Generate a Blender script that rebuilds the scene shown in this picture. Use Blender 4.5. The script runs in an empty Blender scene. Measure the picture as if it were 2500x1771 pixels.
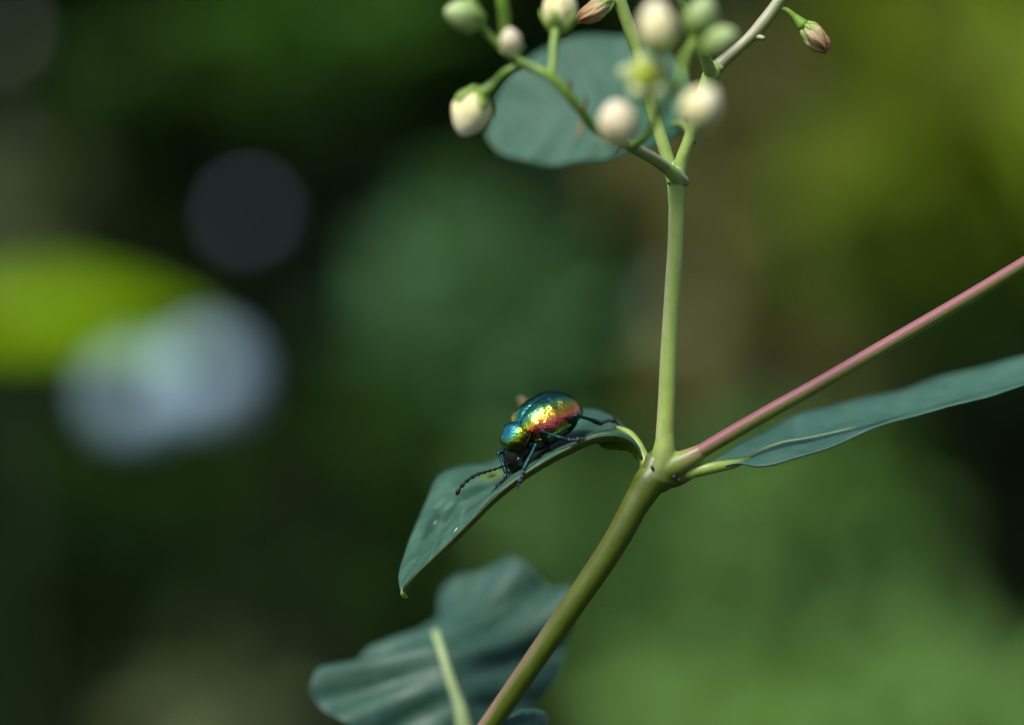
import bpy, math, random
import numpy as np
from mathutils import Vector, Matrix
from mathutils.bvhtree import BVHTree

R = math.radians
scene = bpy.context.scene
COL = scene.collection

# ------------------------------------------------------------------ camera
H = 0.80                # height of the lens above the forest floor (m)
FD = 0.278              # focus distance (m)
cam_d = bpy.data.cameras.new('camera')
cam = bpy.data.objects.new('camera', cam_d)
COL.objects.link(cam)
cam.location = (0, -FD, H)
cam.rotation_euler = (R(90), 0, 0)
cam_d.lens = 100
cam_d.sensor_width = 36
cam_d.clip_start = 0.005
cam_d.clip_end = 1000
cam_d.dof.use_dof = True
cam_d.dof.focus_distance = FD
cam_d.dof.aperture_fstop = 6.6
scene.camera = cam

# ------------------------------------------------------------------ sky and sun
SUN_EL, SUN_AZ = 52, 215      # azimuth clockwise from +Y
world = bpy.data.worlds.new('World')
scene.world = world
world.use_nodes = True
wn = world.node_tree
sky = wn.nodes.new('ShaderNodeTexSky')
sky.sky_type = 'NISHITA'
sky.sun_disc = False
sky.sun_elevation = R(SUN_EL)
sky.sun_rotation = R(SUN_AZ)
sky.air_density = 1.0
sky.dust_density = 1.5
bg = wn.nodes['Background']
bg.inputs['Strength'].default_value = 0.09
wn.links.new(sky.outputs[0], bg.inputs['Color'])

sun_d = bpy.data.lights.new('sun', 'SUN')
sun_d.energy = 1.5
sun_d.angle = R(14)
sun_d.color = (1.0, 0.95, 0.88)
sun = bpy.data.objects.new('sun', sun_d)
COL.objects.link(sun)
sv = Vector((math.sin(R(SUN_AZ)) * math.cos(R(SUN_EL)), math.cos(R(SUN_AZ)) * math.cos(R(SUN_EL)), math.sin(R(SUN_EL))))
sun.rotation_euler = sv.to_track_quat('Z', 'Y').to_euler()
sun.location = sv * 5

scene.view_settings.view_transform = 'Standard'
scene.view_settings.look = 'None'
scene.view_settings.exposure = 1.4
scene.view_settings.gamma = 1.0
scene.render.engine = 'CYCLES'
scene.cycles.use_denoising = True
scene.cycles.max_bounces = 8
scene.cycles.transmission_bounces = 4

# ------------------------------------------------------------------ helpers
def W(px, py, d=0.0):
    """point seen at photo pixel (px, py), d millimetres behind the focus plane"""
    dist = FD + d / 1000.0
    s = (0.1 / 2500) * dist / FD
    return Vector(((px - 1250) * s, d / 1000.0, H + (885.5 - py) * s))

def WP(pts):
    return [W(*p) for p in pts]

def catmull(pts, n):
    pts = [Vector(p) for p in pts]
    if len(pts) < 3:
        return [pts[0].lerp(pts[-1], i / (n - 1)) for i in range(n)]
    L = [0.0]
    for a, b in zip(pts, pts[1:]):
        L.append(L[-1] + max((b - a).length, 1e-9))
    N = len(pts)
    vel = []
    for i in range(N):
        if i == 0: vel.append((pts[1] - pts[0]) / (L[1] - L[0]))
        elif i == N - 1: vel.append((pts[-1] - pts[-2]) / (L[-1] - L[-2]))
        else:
            h0, h1 = L[i] - L[i - 1], L[i + 1] - L[i]
            vel.append(((pts[i] - pts[i - 1]) / h0 * h1 + (pts[i + 1] - pts[i]) / h1 * h0) / (h0 + h1))
    out = []
    k = 0
    for i in range(n):
        s = L[-1] * i / (n - 1)
        while k < N - 2 and L[k + 1] < s:
            k += 1
        h = L[k + 1] - L[k]
        t = (s - L[k]) / h
        t2, t3 = t * t, t * t * t
        out.append(pts[k] * (2 * t3 - 3 * t2 + 1) + vel[k] * (h * (t3 - 2 * t2 + t)) + pts[k + 1] * (3 * t2 - 2 * t3) + vel[k + 1] * (h * (t3 - t2)))
    return out

def interp(vals, n):
    return list(np.interp(np.linspace(0, len(vals) - 1, n), range(len(vals)), vals))

def mesh_obj(name, verts, faces, mat, parent=None, uvs=None, smooth=True):
    me = bpy.data.meshes.new(name)
    me.from_pydata([tuple(v) for v in verts], [], faces)
    if smooth:
        me.polygons.foreach_set('use_smooth', [True] * len(me.polygons))
    if uvs is not None:
        ul = me.uv_layers.new(name='UVMap')
        for l in me.loops:
            ul.data[l.index].uv = uvs[l.vertex_index]
    me.update()
    if mat is not None:
        me.materials.append(mat)
    o = bpy.data.objects.new(name, me)
    COL.objects.link(o)
    if parent is not None:
        o.parent = parent
        o.matrix_parent_inverse = Matrix.Identity(4)
    return o

def tag(o, label=None, cat=None, group=None, kind=None):
    if label: o['label'] = label
    if cat: o['category'] = cat
    if group: o['group'] = group
    if kind: o['kind'] = kind
    return o

def empty(name, loc):
    o = bpy.data.objects.new(name, None)
    o.empty_display_size = 0.01
    o.location = loc
    COL.objects.link(o)
    return o

def tube_geo(path, radii, seg=12, flat=None, cap=True):
    """tapered tube with rounded ends along a list of Vectors"""
    n = len(path)
    if len(radii) != n:
        radii = interp(radii, n)
    V, F = [], []
    T = []
    for i in range(n):
        a = path[max(i - 1, 0)]; b = path[min(i + 1, n - 1)]
        T.append((b - a).normalized())
    up = Vector((0, 0, 1)) if abs(T[0].z) < 0.9 else Vector((0, 1, 0))
    N = (up - T[0] * up.dot(T[0])).normalized()
    rings = []
    for i in range(n):
        N = (N - T[i] * N.dot(T[i])).normalized()
        B = T[i].cross(N)
        rings.append((path[i], radii[i], N.copy(), B.copy(), T[i]))
    seq = []
    if cap:
        p, r, nn, b, t = rings[0]
        for a in (80, 45):
            seq.append((p - t * r * math.sin(R(a)) * 0.8, r * math.cos(R(a)), nn, b))
    for p, r, nn, b, t in rings:
        seq.append((p, r, nn, b))
    if cap:
        p, r, nn, b, t = rings[-1]
        for a in (45, 80):
            seq.append((p + t * r * math.sin(R(a)) * 0.8, r * math.cos(R(a)), nn, b))
    for p, r, nn, b in seq:
        for k in range(seg):
            an = 2 * math.pi * k / seg
            V.append(p + nn * (math.cos(an) * r) + b * (math.sin(an) * r))
    m = len(seq)
    for i in range(m - 1):
        for k in range(seg):
            k2 = (k + 1) % seg
            F.append((i * seg + k, i * seg + k2, (i + 1) * seg + k2, (i + 1) * seg + k))
    F.append(tuple(reversed(range(seg))))
    F.append(tuple((m - 1) * seg + k for k in range(seg)))
    return V, F

def join_geo(gs):
    V, F = [], []
    for v, f in gs:
        o = len(V)
        V += list(v)
        F += [tuple(i + o for i in q) for q in f]
    return V, F

def local(V, parent):
    off = parent.location
    return [Vector(v) - off for v in V]

def tube(name, path, radii, mat, parent=None, n=40, seg=14, off=None):
    V, F = tube_geo(catmull(path, n), interp(radii, n), seg)
    if off is not None:
        V = [v - off for v in V]
    return mesh_obj(name, V, F, mat, parent)

# ------------------------------------------------------------------ materials
def newmat(name):
    m = bpy.data.materials.new(name)
    m.use_nodes = True
    nt = m.node_tree
    return m, nt, nt.nodes['Principled BSDF']

def node(nt, typ, **kw):
    n = nt.nodes.new(typ)
    for k, v in kw.items():
        setattr(n, k, v)
    return n

def ramp(nt, stops, src=None, interp='LINEAR'):
    r = nt.nodes.new('ShaderNodeValToRGB')
    cr = r.color_ramp
    cr.interpolation = interp
    while len(cr.elements) < len(stops):
        cr.elements.new(0.5)
    for e, (p, c) in zip(cr.elements, stops):
        e.position = p
        e.color = (*c, 1) if len(c) == 3 else c
    if src is not None:
        nt.links.new(src, r.inputs[0])
    return r

def noise(nt, scale, detail=4, coord='Object', rough=0.55):
    tc = node(nt, 'ShaderNodeTexCoord')
    n = node(nt, 'ShaderNodeTexNoise')
    n.inputs['Scale'].default_value = scale
    n.inputs['Detail'].default_value = detail
    n.inputs['Roughness'].default_value = rough
    nt.links.new(tc.outputs[coord], n.inputs['Vector'])
    return n

def bump(nt, bs, src, strength, dist):
    b = node(nt, 'ShaderNodeBump')
    b.inputs['Strength'].default_value = strength
    b.inputs['Distance'].default_value = dist
    nt.links.new(src, b.inputs['Height'])
    nt.links.new(b.outputs[0], bs.inputs['Normal'])
    return b

def mixc(nt, fac, a, b, mode='MIX'):
    m = node(nt, 'ShaderNodeMix', data_type='RGBA', blend_type=mode)
    for sock, v in ((m.inputs[0], fac), (m.inputs[6], a), (m.inputs[7], b)):
        if hasattr(v, 'is_output'):
            nt.links.new(v, sock)
        elif isinstance(v, (int, float)):
            sock.default_value = v
        else:
            sock.default_value = (*v, 1)
    return m.outputs[2]

def math_n(nt, op, a, b=None, clamp=False):
    m = node(nt, 'ShaderNodeMath', operation=op)
    m.use_clamp = clamp
    for i, v in enumerate((a, b)):
        if v is None: continue
        if hasattr(v, 'is_output'):
            nt.links.new(v, m.inputs[i])
        else:
            m.inputs[i].default_value = v
    return m.outputs[0]

def translucent_mix(nt, bs, col, fac):
    out = nt.nodes['Material Output']
    tr = node(nt, 'ShaderNodeBsdfTranslucent')
    if hasattr(col, 'is_output'):
        nt.links.new(col, tr.inputs['Color'])
    else:
        tr.inputs['Color'].default_value = (*col, 1)
    mx = node(nt, 'ShaderNodeMixShader')
    mx.inputs[0].default_value = fac
    nt.links.new(bs.outputs[0], mx.inputs[1])
    nt.links.new(tr.outputs[0], mx.inputs[2])
    nt.links.new(mx.outputs[0], out.inputs['Surface'])

def mat_simple(name, col, rough=0.5, var=0.15, scale=900, spec=0.5, bmp=0.0):
    m, nt, bs = newmat(name)
    n = noise(nt, scale)
    c1 = tuple(c * (1 - var) for c in col); c2 = tuple(min(1, c * (1 + var)) for c in col)
    r = ramp(nt, [(0.3, c1), (0.7, c2)], n.outputs[0])
    nt.links.new(r.outputs[0], bs.inputs['Base Color'])
    bs.inputs['Roughness'].default_value = rough
    bs.inputs['Specular IOR Level'].default_value = spec
    if bmp:
        bump(nt, bs, n.outputs[0], bmp, 0.0002)
    return m

def mat_bgleaf(name, col, trans=0.35, rough=0.7, tcol=None, spec=0.08):
    """background leaf: colour differs a little from leaf to leaf"""
    m, nt, bs = newmat(name)
    geo = node(nt, 'ShaderNodeNewGeometry')
    c1 = tuple(c * 0.6 for c in col); c2 = tuple(c * 1.4 for c in col)
    r = ramp(nt, [(0.0, c1), (1.0, c2)], geo.outputs['Random Per Island'])
    nt.links.new(r.outputs[0], bs.inputs['Base Color'])
    bs.inputs['Roughness'].default_value = rough
    bs.inputs['Specular IOR Level'].default_value = spec
    if trans:
        tc = tcol or (min(1, col[0] * 1.9), min(1, col[1] * 1.7), col[2] * 0.5)
        translucent_mix(nt, bs, tc, trans)
    return m

def mat_leaf(name, c_dark, c_light, vein, veins=9, rough=0.42, vein_amt=0.35, trans=0.12, spots=(), scale=500):
    """near leaf: mottled blade, pale side veins following the blade's own coordinates"""
    m, nt, bs = newmat(name)
    n = noise(nt, scale, 6)
    r = ramp(nt, [(0.3, c_dark), (0.7, c_light)], n.outputs[0])
    uv = node(nt, 'ShaderNodeUVMap')
    sep = node(nt, 'ShaderNodeSeparateXYZ')
    nt.links.new(uv.outputs[0], sep.inputs[0])
    # u along the blade, v = 0..1 across with the midrib at 0.5
    av = math_n(nt, 'ABSOLUTE', math_n(nt, 'SUBTRACT', sep.outputs[1], 0.5))
    ph = math_n(nt, 'SUBTRACT', math_n(nt, 'MULTIPLY', sep.outputs[0], veins * 2 * math.pi), math_n(nt, 'MULTIPLY', av, 7.0))
    n2 = noise(nt, 220, 2)
    ph = math_n(nt, 'ADD', ph, math_n(nt, 'MULTIPLY', n2.outputs[0], 1.6))
    sn = math_n(nt, 'POWER', math_n(nt, 'ADD', math_n(nt, 'MULTIPLY', math_n(nt, 'SINE', ph), 0.5), 0.5), 14.0)
    fac = math_n(nt, 'MULTIPLY', sn, vein_amt)
    c = mixc(nt, fac, r.outputs[0], vein)
    tcn = node(nt, 'ShaderNodeTexCoord')
    for (pt, rad, colr, amt) in spots:
        vm = node(nt, 'ShaderNodeVectorMath', operation='DISTANCE')
        nt.links.new(tcn.outputs['Object'], vm.inputs[0])
        vm.inputs[1].default_value = pt
        n3 = noise(nt, 900, 3)
        dd = math_n(nt, 'ADD', vm.outputs['Value'], math_n(nt, 'MULTIPLY', math_n(nt, 'SUBTRACT', n3.outputs[0], 0.5), rad * 1.3))
        mr = node(nt, 'ShaderNodeMapRange')
        mr.inputs['From Min'].default_value = rad * 1.15
        mr.inputs['From Max'].default_value = rad * 0.55
        mr.inputs['To Max'].default_value = amt
        nt.links.new(dd, mr.inputs['Value'])
        c = mixc(nt, mr.outputs[0], c, colr)
    nt.links.new(c, bs.inputs['Base Color'])
    bs.inputs['Roughness'].default_value = rough
    bs.inputs['Specular IOR Level'].default_value = 0.35
    n4 = noise(nt, 2600, 3)
    hsum = math_n(nt, 'ADD', math_n(nt, 'MULTIPLY', n4.outputs[0], 0.35), math_n(nt, 'MULTIPLY', sn, -0.6))
    bump(nt, bs, hsum, 0.5, 0.00012)
    translucent_mix(nt, bs, (c_light[0] * 2.2, c_light[1] * 1.9, c_light[2] * 0.45), trans)
    return m

def mat_stem(name, base, side=None, side_dir=(0, 0, 1), lo=0.45, hi=0.75, rough=0.42, streak=0.12, zfade=None):
    """stem: fine lengthwise mottling; one side may be flushed another colour"""
    m, nt, bs = newmat(name)
    n = noise(nt, 700, 5)
    c = ramp(nt, [(0.3, tuple(x * (1 - streak) for x in base)), (0.7, tuple(x * (1 + streak) for x in base))], n.outputs[0]).outputs[0]
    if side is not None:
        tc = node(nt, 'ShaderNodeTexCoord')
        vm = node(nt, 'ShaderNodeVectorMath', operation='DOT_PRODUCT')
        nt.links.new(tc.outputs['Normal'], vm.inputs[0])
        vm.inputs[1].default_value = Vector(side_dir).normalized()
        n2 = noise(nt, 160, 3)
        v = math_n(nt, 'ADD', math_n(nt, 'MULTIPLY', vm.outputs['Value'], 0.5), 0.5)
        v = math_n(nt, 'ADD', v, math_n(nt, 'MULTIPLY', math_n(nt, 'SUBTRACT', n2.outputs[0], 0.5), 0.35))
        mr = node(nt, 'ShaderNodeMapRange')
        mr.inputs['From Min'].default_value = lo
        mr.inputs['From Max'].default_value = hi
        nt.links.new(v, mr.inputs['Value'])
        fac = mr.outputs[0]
        if zfade:      # the flush is strongest low on the stem
            sp = node(nt, 'ShaderNodeSeparateXYZ')
            nt.links.new(tc.outputs['Object'], sp.inputs[0])
            mz = node(nt, 'ShaderNodeMapRange')
            mz.inputs['From Min'].default_value = zfade[0]
            mz.inputs['From Max'].default_value = zfade[1]
            mz.inputs['To Min'].default_value = 1.0
            mz.inputs['To Max'].default_value = 0.12
            nt.links.new(sp.outputs[2], mz.inputs['Value'])
            fac = math_n(nt, 'MULTIPLY', fac, mz.outputs[0])
        c = mixc(nt, fac, c, side)
    nt.links.new(c, bs.inputs['Base Color'])
    bs.inputs['Roughness'].default_value = rough
    bs.inputs['Subsurface Weight'].default_value = 0.25
    bs.inputs['Subsurface Radius'].default_value = (0.0006, 0.0008, 0.0003)
    n3 = noise(nt, 1800, 3)
    bump(nt, bs, n3.outputs[0], 0.25, 0.0001)
    return m

M = {}
M['stem'] = mat_stem('dogbane_stem_green', (0.17, 0.23, 0.05))
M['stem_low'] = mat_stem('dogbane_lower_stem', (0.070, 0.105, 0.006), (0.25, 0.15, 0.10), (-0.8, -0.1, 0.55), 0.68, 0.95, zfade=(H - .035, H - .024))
M['stem_up'] = mat_stem('dogbane_upper_stem', (0.28, 0.38, 0.08), (0.42, 0.42, 0.25), (-1, -0.2, 0), 0.8, 1.15)  # paler left side paints in the light falling from the left
M['stem_red'] = mat_stem('dogbane_red_branch', (0.13, 0.15, 0.018), (0.24, 0.085, 0.092), (-0.35, -0.20, 0.9), 0.46, 0.80, .55)
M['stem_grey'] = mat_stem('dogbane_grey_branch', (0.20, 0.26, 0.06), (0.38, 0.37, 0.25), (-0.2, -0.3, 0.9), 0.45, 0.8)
M['peduncle'] = mat_stem('flower_stalk_green', (0.27, 0.38, 0.09))
M['pedicel'] = mat_stem('pedicel_green', (0.17, 0.30, 0.035))
M['petiole'] = mat_stem('petiole_green', (0.26, 0.36, 0.07))
M['midrib'] = mat_stem('midrib_pale', (0.30, 0.40, 0.18))
def mat_bud(name, base, fold, tip):
    # u runs across each overlapping petal, v from calyx to tip
    m, nt, bs = newmat(name)
    uv = node(nt, 'ShaderNodeUVMap'); sep = node(nt, 'ShaderNodeSeparateXYZ')
    nt.links.new(uv.outputs[0], sep.inputs[0])
    n = noise(nt, 650, 4)
    un = math_n(nt, 'ADD', sep.outputs[0], math_n(nt, 'MULTIPLY', math_n(nt, 'SUBTRACT', n.outputs[0], .5), .25))
    c = ramp(nt, [(0.0, fold), (.22, base), (.75, tuple(min(1, x * 1.08) for x in base)), (1.0, fold)], un).outputs[0]
    t = ramp(nt, [(.55, (0, 0, 0)), (1.0, (1, 1, 1))], sep.outputs[1]).outputs[0]
    c = mixc(nt, t, c, tip)
    nt.links.new(c, bs.inputs['Base Color'])
    bs.inputs['Roughness'].default_value = .55
    bs.inputs['Subsurface Weight'].default_value = .3
    bs.inputs['Subsurface Radius'].default_value = (.0008, .0007, .0004)
    bump(nt, bs, n.outputs[0], .3, .0002)
    return m
M['bud'] = mat_bud('bud_cream', (.80, .73, .38), (.50, .44, .14), (.84, .80, .55))
M['bud_pink'] = mat_bud('bud_pinkish', (.80, .70, .42), (.56, .42, .20), (.84, .76, .56))
M['bud_green'] = mat_bud('bud_green', (.30, .42, .14), (.18, .28, .06), (.40, .50, .22))
M['calyx'] = mat_simple('calyx_green', (0.20, 0.32, 0.05), 0.5, 0.2, 600)
M['calyx_pale'] = mat_simple('calyx_pale', (0.50, 0.58, 0.28), 0.5, 0.15, 600)
M['ovary'] = mat_simple('flower_centre_olive', (0.34, 0.40, 0.02), 0.5, 0.15, 600)
M['bract'] = mat_simple('bract_brown', (0.22, 0.12, 0.05), 0.6, 0.3, 900)
M['gland'] = mat_simple('gland_dark', (0.02, 0.015, 0.012), 0.5, 0.3, 900)
M['ground'] = mat_simple('forest_floor', (0.022, 0.030, 0.011), 0.9, 0.5, 8, 0.2)
M['bark'] = mat_simple('bark', (0.032, 0.030, 0.018), 0.85, 0.4, 40, 0.2, 0.8)

# ------------------------------------------------------------------ ground
def build_ground():
    V, F = [], []
    rs = [0, .4, .8, 1.4, 2.2, 3.2, 4.5, 7, 12, 25, 60, 150, 400]
    seg = 48
    rnd = random.Random(3)
    for i, r in enumerate(rs):
        for k in range(seg):
            a = 2 * math.pi * k / seg
            z = 0 if i < 2 else rnd.uniform(-.02, .02)
            V.append((r * math.cos(a), r * math.sin(a), z))
    for i in range(len(rs) - 1):
        for k in range(seg):
            k2 = (k + 1) % seg
            if i == 0:
                F.append((k, seg + k, seg + k2)) if False else F.append((0, seg + k, seg + k2))
            else:
                F.append((i * seg + k, (i + 1) * seg + k, (i + 1) * seg + k2, i * seg + k2))
    o = mesh_obj('ground', V, F, M['ground'])
    tag(o, kind='structure')
build_ground()

# ------------------------------------------------------------------ background foliage
LEAF_T = np.array([(0, 0, 0), (.3, .21, .05), (.7, .17, .03), (1, 0, -.06), (.7, -.17, .03), (.3, -.21, .05), (.5, 0, 0)])
LEAF_F = np.array([(0, 6, 1), (1, 6, 2), (2, 6, 3), (3, 6, 4), (4, 6, 5), (5, 6, 0)])[:, ::-1]

def leaf_cloud(n, rad, size, seed, upbias=0.6, center=(0, 0, 0), shell=0.0, width=1.0):
    """n folded leaf blades spread through an uneven ellipsoid"""
    g = np.random.default_rng(seed)
    d = g.normal(size=(n, 3)); d /= np.linalg.norm(d, axis=1)[:, None]
    rr = g.uniform(shell, 1, n) ** (1 / 2.2)
    lump = 1 + 0.22 * np.sin(d[:, 0] * 5 + seed) * np.cos(d[:, 2] * 4 + seed * 2) + 0.12 * np.sin(d[:, 1] * 9 + seed)
    pos = d * (rr * lump)[:, None] * np.array(rad) + np.array(center)
    nz = g.normal(size=(n, 3)) * (1 - upbias) + np.array((0, -0.15, 1)) * upbias
    nz /= np.linalg.norm(nz, axis=1)[:, None]
    ax = d * np.array((1, 1, .3)) + g.normal(size=(n, 3)) * 0.6
    ax -= nz * np.sum(ax * nz, axis=1)[:, None]
    ax /= np.linalg.norm(ax, axis=1)[:, None]
    ay = np.cross(nz, ax)
    s = g.uniform(size[0], size[1], n)
    T = LEAF_T * np.array((1, width, 1))
    V = pos[:, None, :] + s[:, None, None] * (T[None, :, 0:1] * ax[:, None, :] + T[None, :, 1:2] * ay[:, None, :] + T[None, :, 2:3] * nz[:, None, :])
    F = (LEAF_F[None] + 7 * np.arange(n)[:, None, None]).reshape(-1, 3)
    return V.reshape(-1, 3), F

def np_mesh(name, V, F, mat):
    me = bpy.data.meshes.new(name)
    me.vertices.add(len(V)); me.vertices.foreach_set('co', V.astype(np.float32).ravel())
    me.loops.add(F.size); me.loops.foreach_set('vertex_index', F.astype(np.int32).ravel())
    me.polygons.add(len(F)); me.polygons.foreach_set('loop_start', (np.arange(len(F)) * F.shape[1]).astype(np.int32))
    me.polygons.foreach_set('use_smooth', [True] * len(F))
    me.update(calc_edges=True)
    me.materials.append(mat)
    return me

def link(name, me, parent=None, loc=(0, 0, 0)):
    o = bpy.data.objects.new(name, me)
    o.location = loc
    COL.objects.link(o)
    if parent is not None:
        o.parent = parent
    return o

M['thicket'] = mat_bgleaf('thicket_leaf_dark', (0.015, 0.038, 0.008), 0.12)
M['thicket2'] = mat_bgleaf('thicket_leaf_olive', (0.040, 0.055, 0.014), 0.2)

def shrub_mesh(seed, mat, n=2600, rad=(.75, .6, 1.15), size=(.06, .11)):
    V, F = leaf_cloud(n, rad, size, seed, 0.45, (0, 0, rad[2] + .05))
    crown = np_mesh('crown', V, F, mat)
    rnd = random.Random(seed)
    gs = []
    for k in range(5):
        a = rnd.uniform(0, 6.28)
        tip = Vector((math.cos(a) * rad[0] * .6, math.sin(a) * rad[1] * .6, rad[2] * rnd.uniform(1.2, 1.8)))
        p = [Vector((math.cos(a) * .04, math.sin(a) * .04, -.05)), Vector((tip.x * .3, tip.y * .3, tip.z * .45)), tip]
        gs.append(tube_geo(catmull(p, 8), interp([.022, .014, .005], 8), 7))
    Vt, Ft = join_geo(gs)
    me = bpy.data.meshes.new('trunk')
    me.from_pydata([tuple(v) for v in Vt], [], Ft)
    me.materials.append(M['bark'])
    return crown, me

shr = [shrub_mesh(11, M['thicket']), shrub_mesh(12, M['thicket']), shrub_mesh(13, M['thicket2'])]

def place_shrub(k, x, y, rz, s, label, group=None):
    root = empty('thicket_shrub', (x, y, 0))
    root.rotation_euler.z = rz
    root.scale = (s, s, s)
    link('crown', shr[k][0], root)
    link('trunk', shr[k][1], root)
    tag(root, label, 'shrub', group)
    return root

rnd = random.Random(5)
TH = 'dark blurred leafy shrub in the shaded thicket behind the dogbane'
for row, (y, xs) in enumerate(((2.3, (-1.35, -.45, .5, 1.4)), (3.0, (-1.8, -.9, 0, .9, 1.8)), (3.8, (-2.4, -1.2, 0, 1.2, 2.4)))):
    for x in xs:
        k = 0 if row else rnd.choice((0, 1))
        place_shrub(k, x + rnd.uniform(-.1, .1), y + rnd.uniform(-.1, .1), rnd.uniform(0, 6.28), rnd.uniform(.95, 1.2) + .2 * row, TH, 'shrubs of the dark thicket')

# bushes at the photographer's back, mirrored in the beetle's shell
for x, y, k, s in ((-1.6, -1.9, 0, 1.0), (.4, -2.6, 1, 1.15), (2.0, -1.4, 2, .9), (2.4, .6, 0, 1.1), (-2.4, .4, 1, 1.1)):
    place_shrub(k, x, y, x * 3, s, 'dark leafy shrub standing out of view around the clearing', 'shrubs around the clearing')

def tree(x, y, h, rad, n, seed, label, boughs=()):  # unseen trees added to shade the background and darken shell reflections
    root = empty('broadleaf_tree', (x, y, 0))
    g = random.Random(seed)
    gs = [tube_geo(catmull([Vector((0, 0, -.1)), Vector((.05, .03, h * .5)), Vector((0, 0, h))], 12), interp([.09, .07, .04], 12), 10)]
    Vs, Fs, o = [], [], 0
    for k in range(9):
        a = g.uniform(0, 6.28); q = g.uniform(.35, .85)
        c = (rad * q * math.cos(a), rad * q * math.sin(a), h + g.uniform(-.4, .6))
        gs.append(tube_geo(catmull([Vector((0, 0, h * .75)), Vector((c[0] * .5, c[1] * .5, c[2] - .1)), Vector(c)], 8), interp([.035, .02, .006], 8), 7))
        V, F = leaf_cloud(n // 9, (rad * .42, rad * .42, rad * .28), (.07, .12), seed * 10 + k, .5, c)
        Vs.append(V); Fs.append(F + o); o += len(V)
    for c, cr, cn in boughs:
        c = Vector(c) - Vector((x, y, 0))
        gs.append(tube_geo(catmull([Vector((0, 0, h * .45)), Vector((c.x * .5, c.y * .5, c.z - .08)), c], 8), interp([.03, .018, .006], 8), 7))
        V, F = leaf_cloud(cn, (cr, cr * .8, cr * .5), (.06, .11), seed * 10 + 50 + cn, .5, tuple(c))
        Vs.append(V); Fs.append(F + o); o += len(V)
    link('crown', np_mesh('crown', np.concatenate(Vs), np.concatenate(Fs), M['thicket2']), root)
    Vt, Ft = join_geo(gs)
    mesh_obj('trunk', Vt, Ft, M['bark'], root)
    tag(root, label, 'tree')
tree(.95, -.55, 2.7, 1.25, 1900, 71, 'broadleaf tree out of view whose boughs reach over the clearing', (((.42, -.42, 1.62), .30, 220), ((.75, -.10, 1.45), .26, 170), ((.15, -.15, 2.1), .3, 170)))
tree(1.0, 2.0, 2.4, .9, 900, 74, 'broadleaf tree out of view with low boughs over the dark hollow', (((.33, 1.38, 1.32), .28, 190), ((.03, 1.05, 1.36), .17, 70), ((-.2, 1.62, 1.45), .3, 170), ((-.5, 1.5, 1.5), .28, 130), ((-.62, 1.05, 1.42), .3, 190), ((.55, 1.75, 1.5), .3, 150)))
tree(-.6, 1.9, 3.2, 1.3, 2600, 72, 'broadleaf tree out of view shading the thicket behind the dogbane')

def herb(px, py, d, rx, ry, n, size, mat, label, seed, upbias=.55, width=1.0, name='leafy_plant'):
    c = W(px, py, d)
    s = (0.1 / 2500) * (FD + d / 1000) / FD
    rad = (rx * s, rx * s * .7, ry * s)
    base = Vector((c.x + .02, c.y + .03, 0))
    root = empty(name, base)
    V, F = leaf_cloud(n, rad, size, seed, upbias, tuple(c - base), 0, width)
    link('foliage', np_mesh('foliage', V, F, mat), root)
    rl = random.Random(seed)
    gs = []
    for k in range(3):
        tip = c - base + Vector((rl.uniform(-.5, .5) * rad[0], rl.uniform(-.4, .4) * rad[1], rl.uniform(0, .7) * rad[2]))
        p = [Vector((rl.uniform(-.01, .01), rl.uniform(-.01, .01), -.02)), Vector((tip.x * .4, tip.y * .4, tip.z * .5)), tip]
        gs.append(tube_geo(catmull(p, 10), interp([.0018, .0014, .0007], 10), 7))
    Vt, Ft = join_geo(gs)
    mesh_obj('stem', Vt, Ft, M['herb_stem'], root)
    tag(root, label, 'plant')
    return root

M['herb_stem'] = mat_simple('herb_stem', (0.025, 0.045, 0.010), 0.6, 0.2, 60)
M['h_blue'] = mat_bgleaf('herb_bluegreen', (0.105, 0.245, 0.105), .2)
M['h_mid'] = mat_bgleaf('herb_midgreen', (0.055, 0.15, 0.020), .3)
M['h_olive'] = mat_bgleaf('herb_olive', (0.16, 0.165, 0.05), .25, tcol=(.18, .19, .03))
M['h_yel'] = mat_bgleaf('herb_yellowgreen', (0.17, 0.25, 0.016), .35)
M['h_bright'] = mat_bgleaf('herb_brightgreen', (0.16, 0.31, 0.085), .3)
M['h_brown'] = mat_bgleaf('herb_brown', (0.10, 0.075, 0.03), .2, tcol=(.12, .09, .03))
M['h_dark'] = mat_bgleaf('herb_deepgreen', (0.018, 0.052, 0.008), .2)
M['h_black'] = mat_bgleaf('herb_blackgreen', (0.005, 0.011, 0.004), .05, .8, spec=0.0)  # near-black leaf colour stands in for deep shade
M['h_mid2'] = mat_bgleaf('herb_warmgreen', (0.12, 0.22, 0.03), .3)
M['h_soft'] = mat_bgleaf('herb_softgreen', (0.135, 0.27, 0.075), .25)
M['h_grey'] = mat_bgleaf('herb_grey', (0.16, 0.20, 0.085), .2, tcol=(.2, .22, .1))

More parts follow.
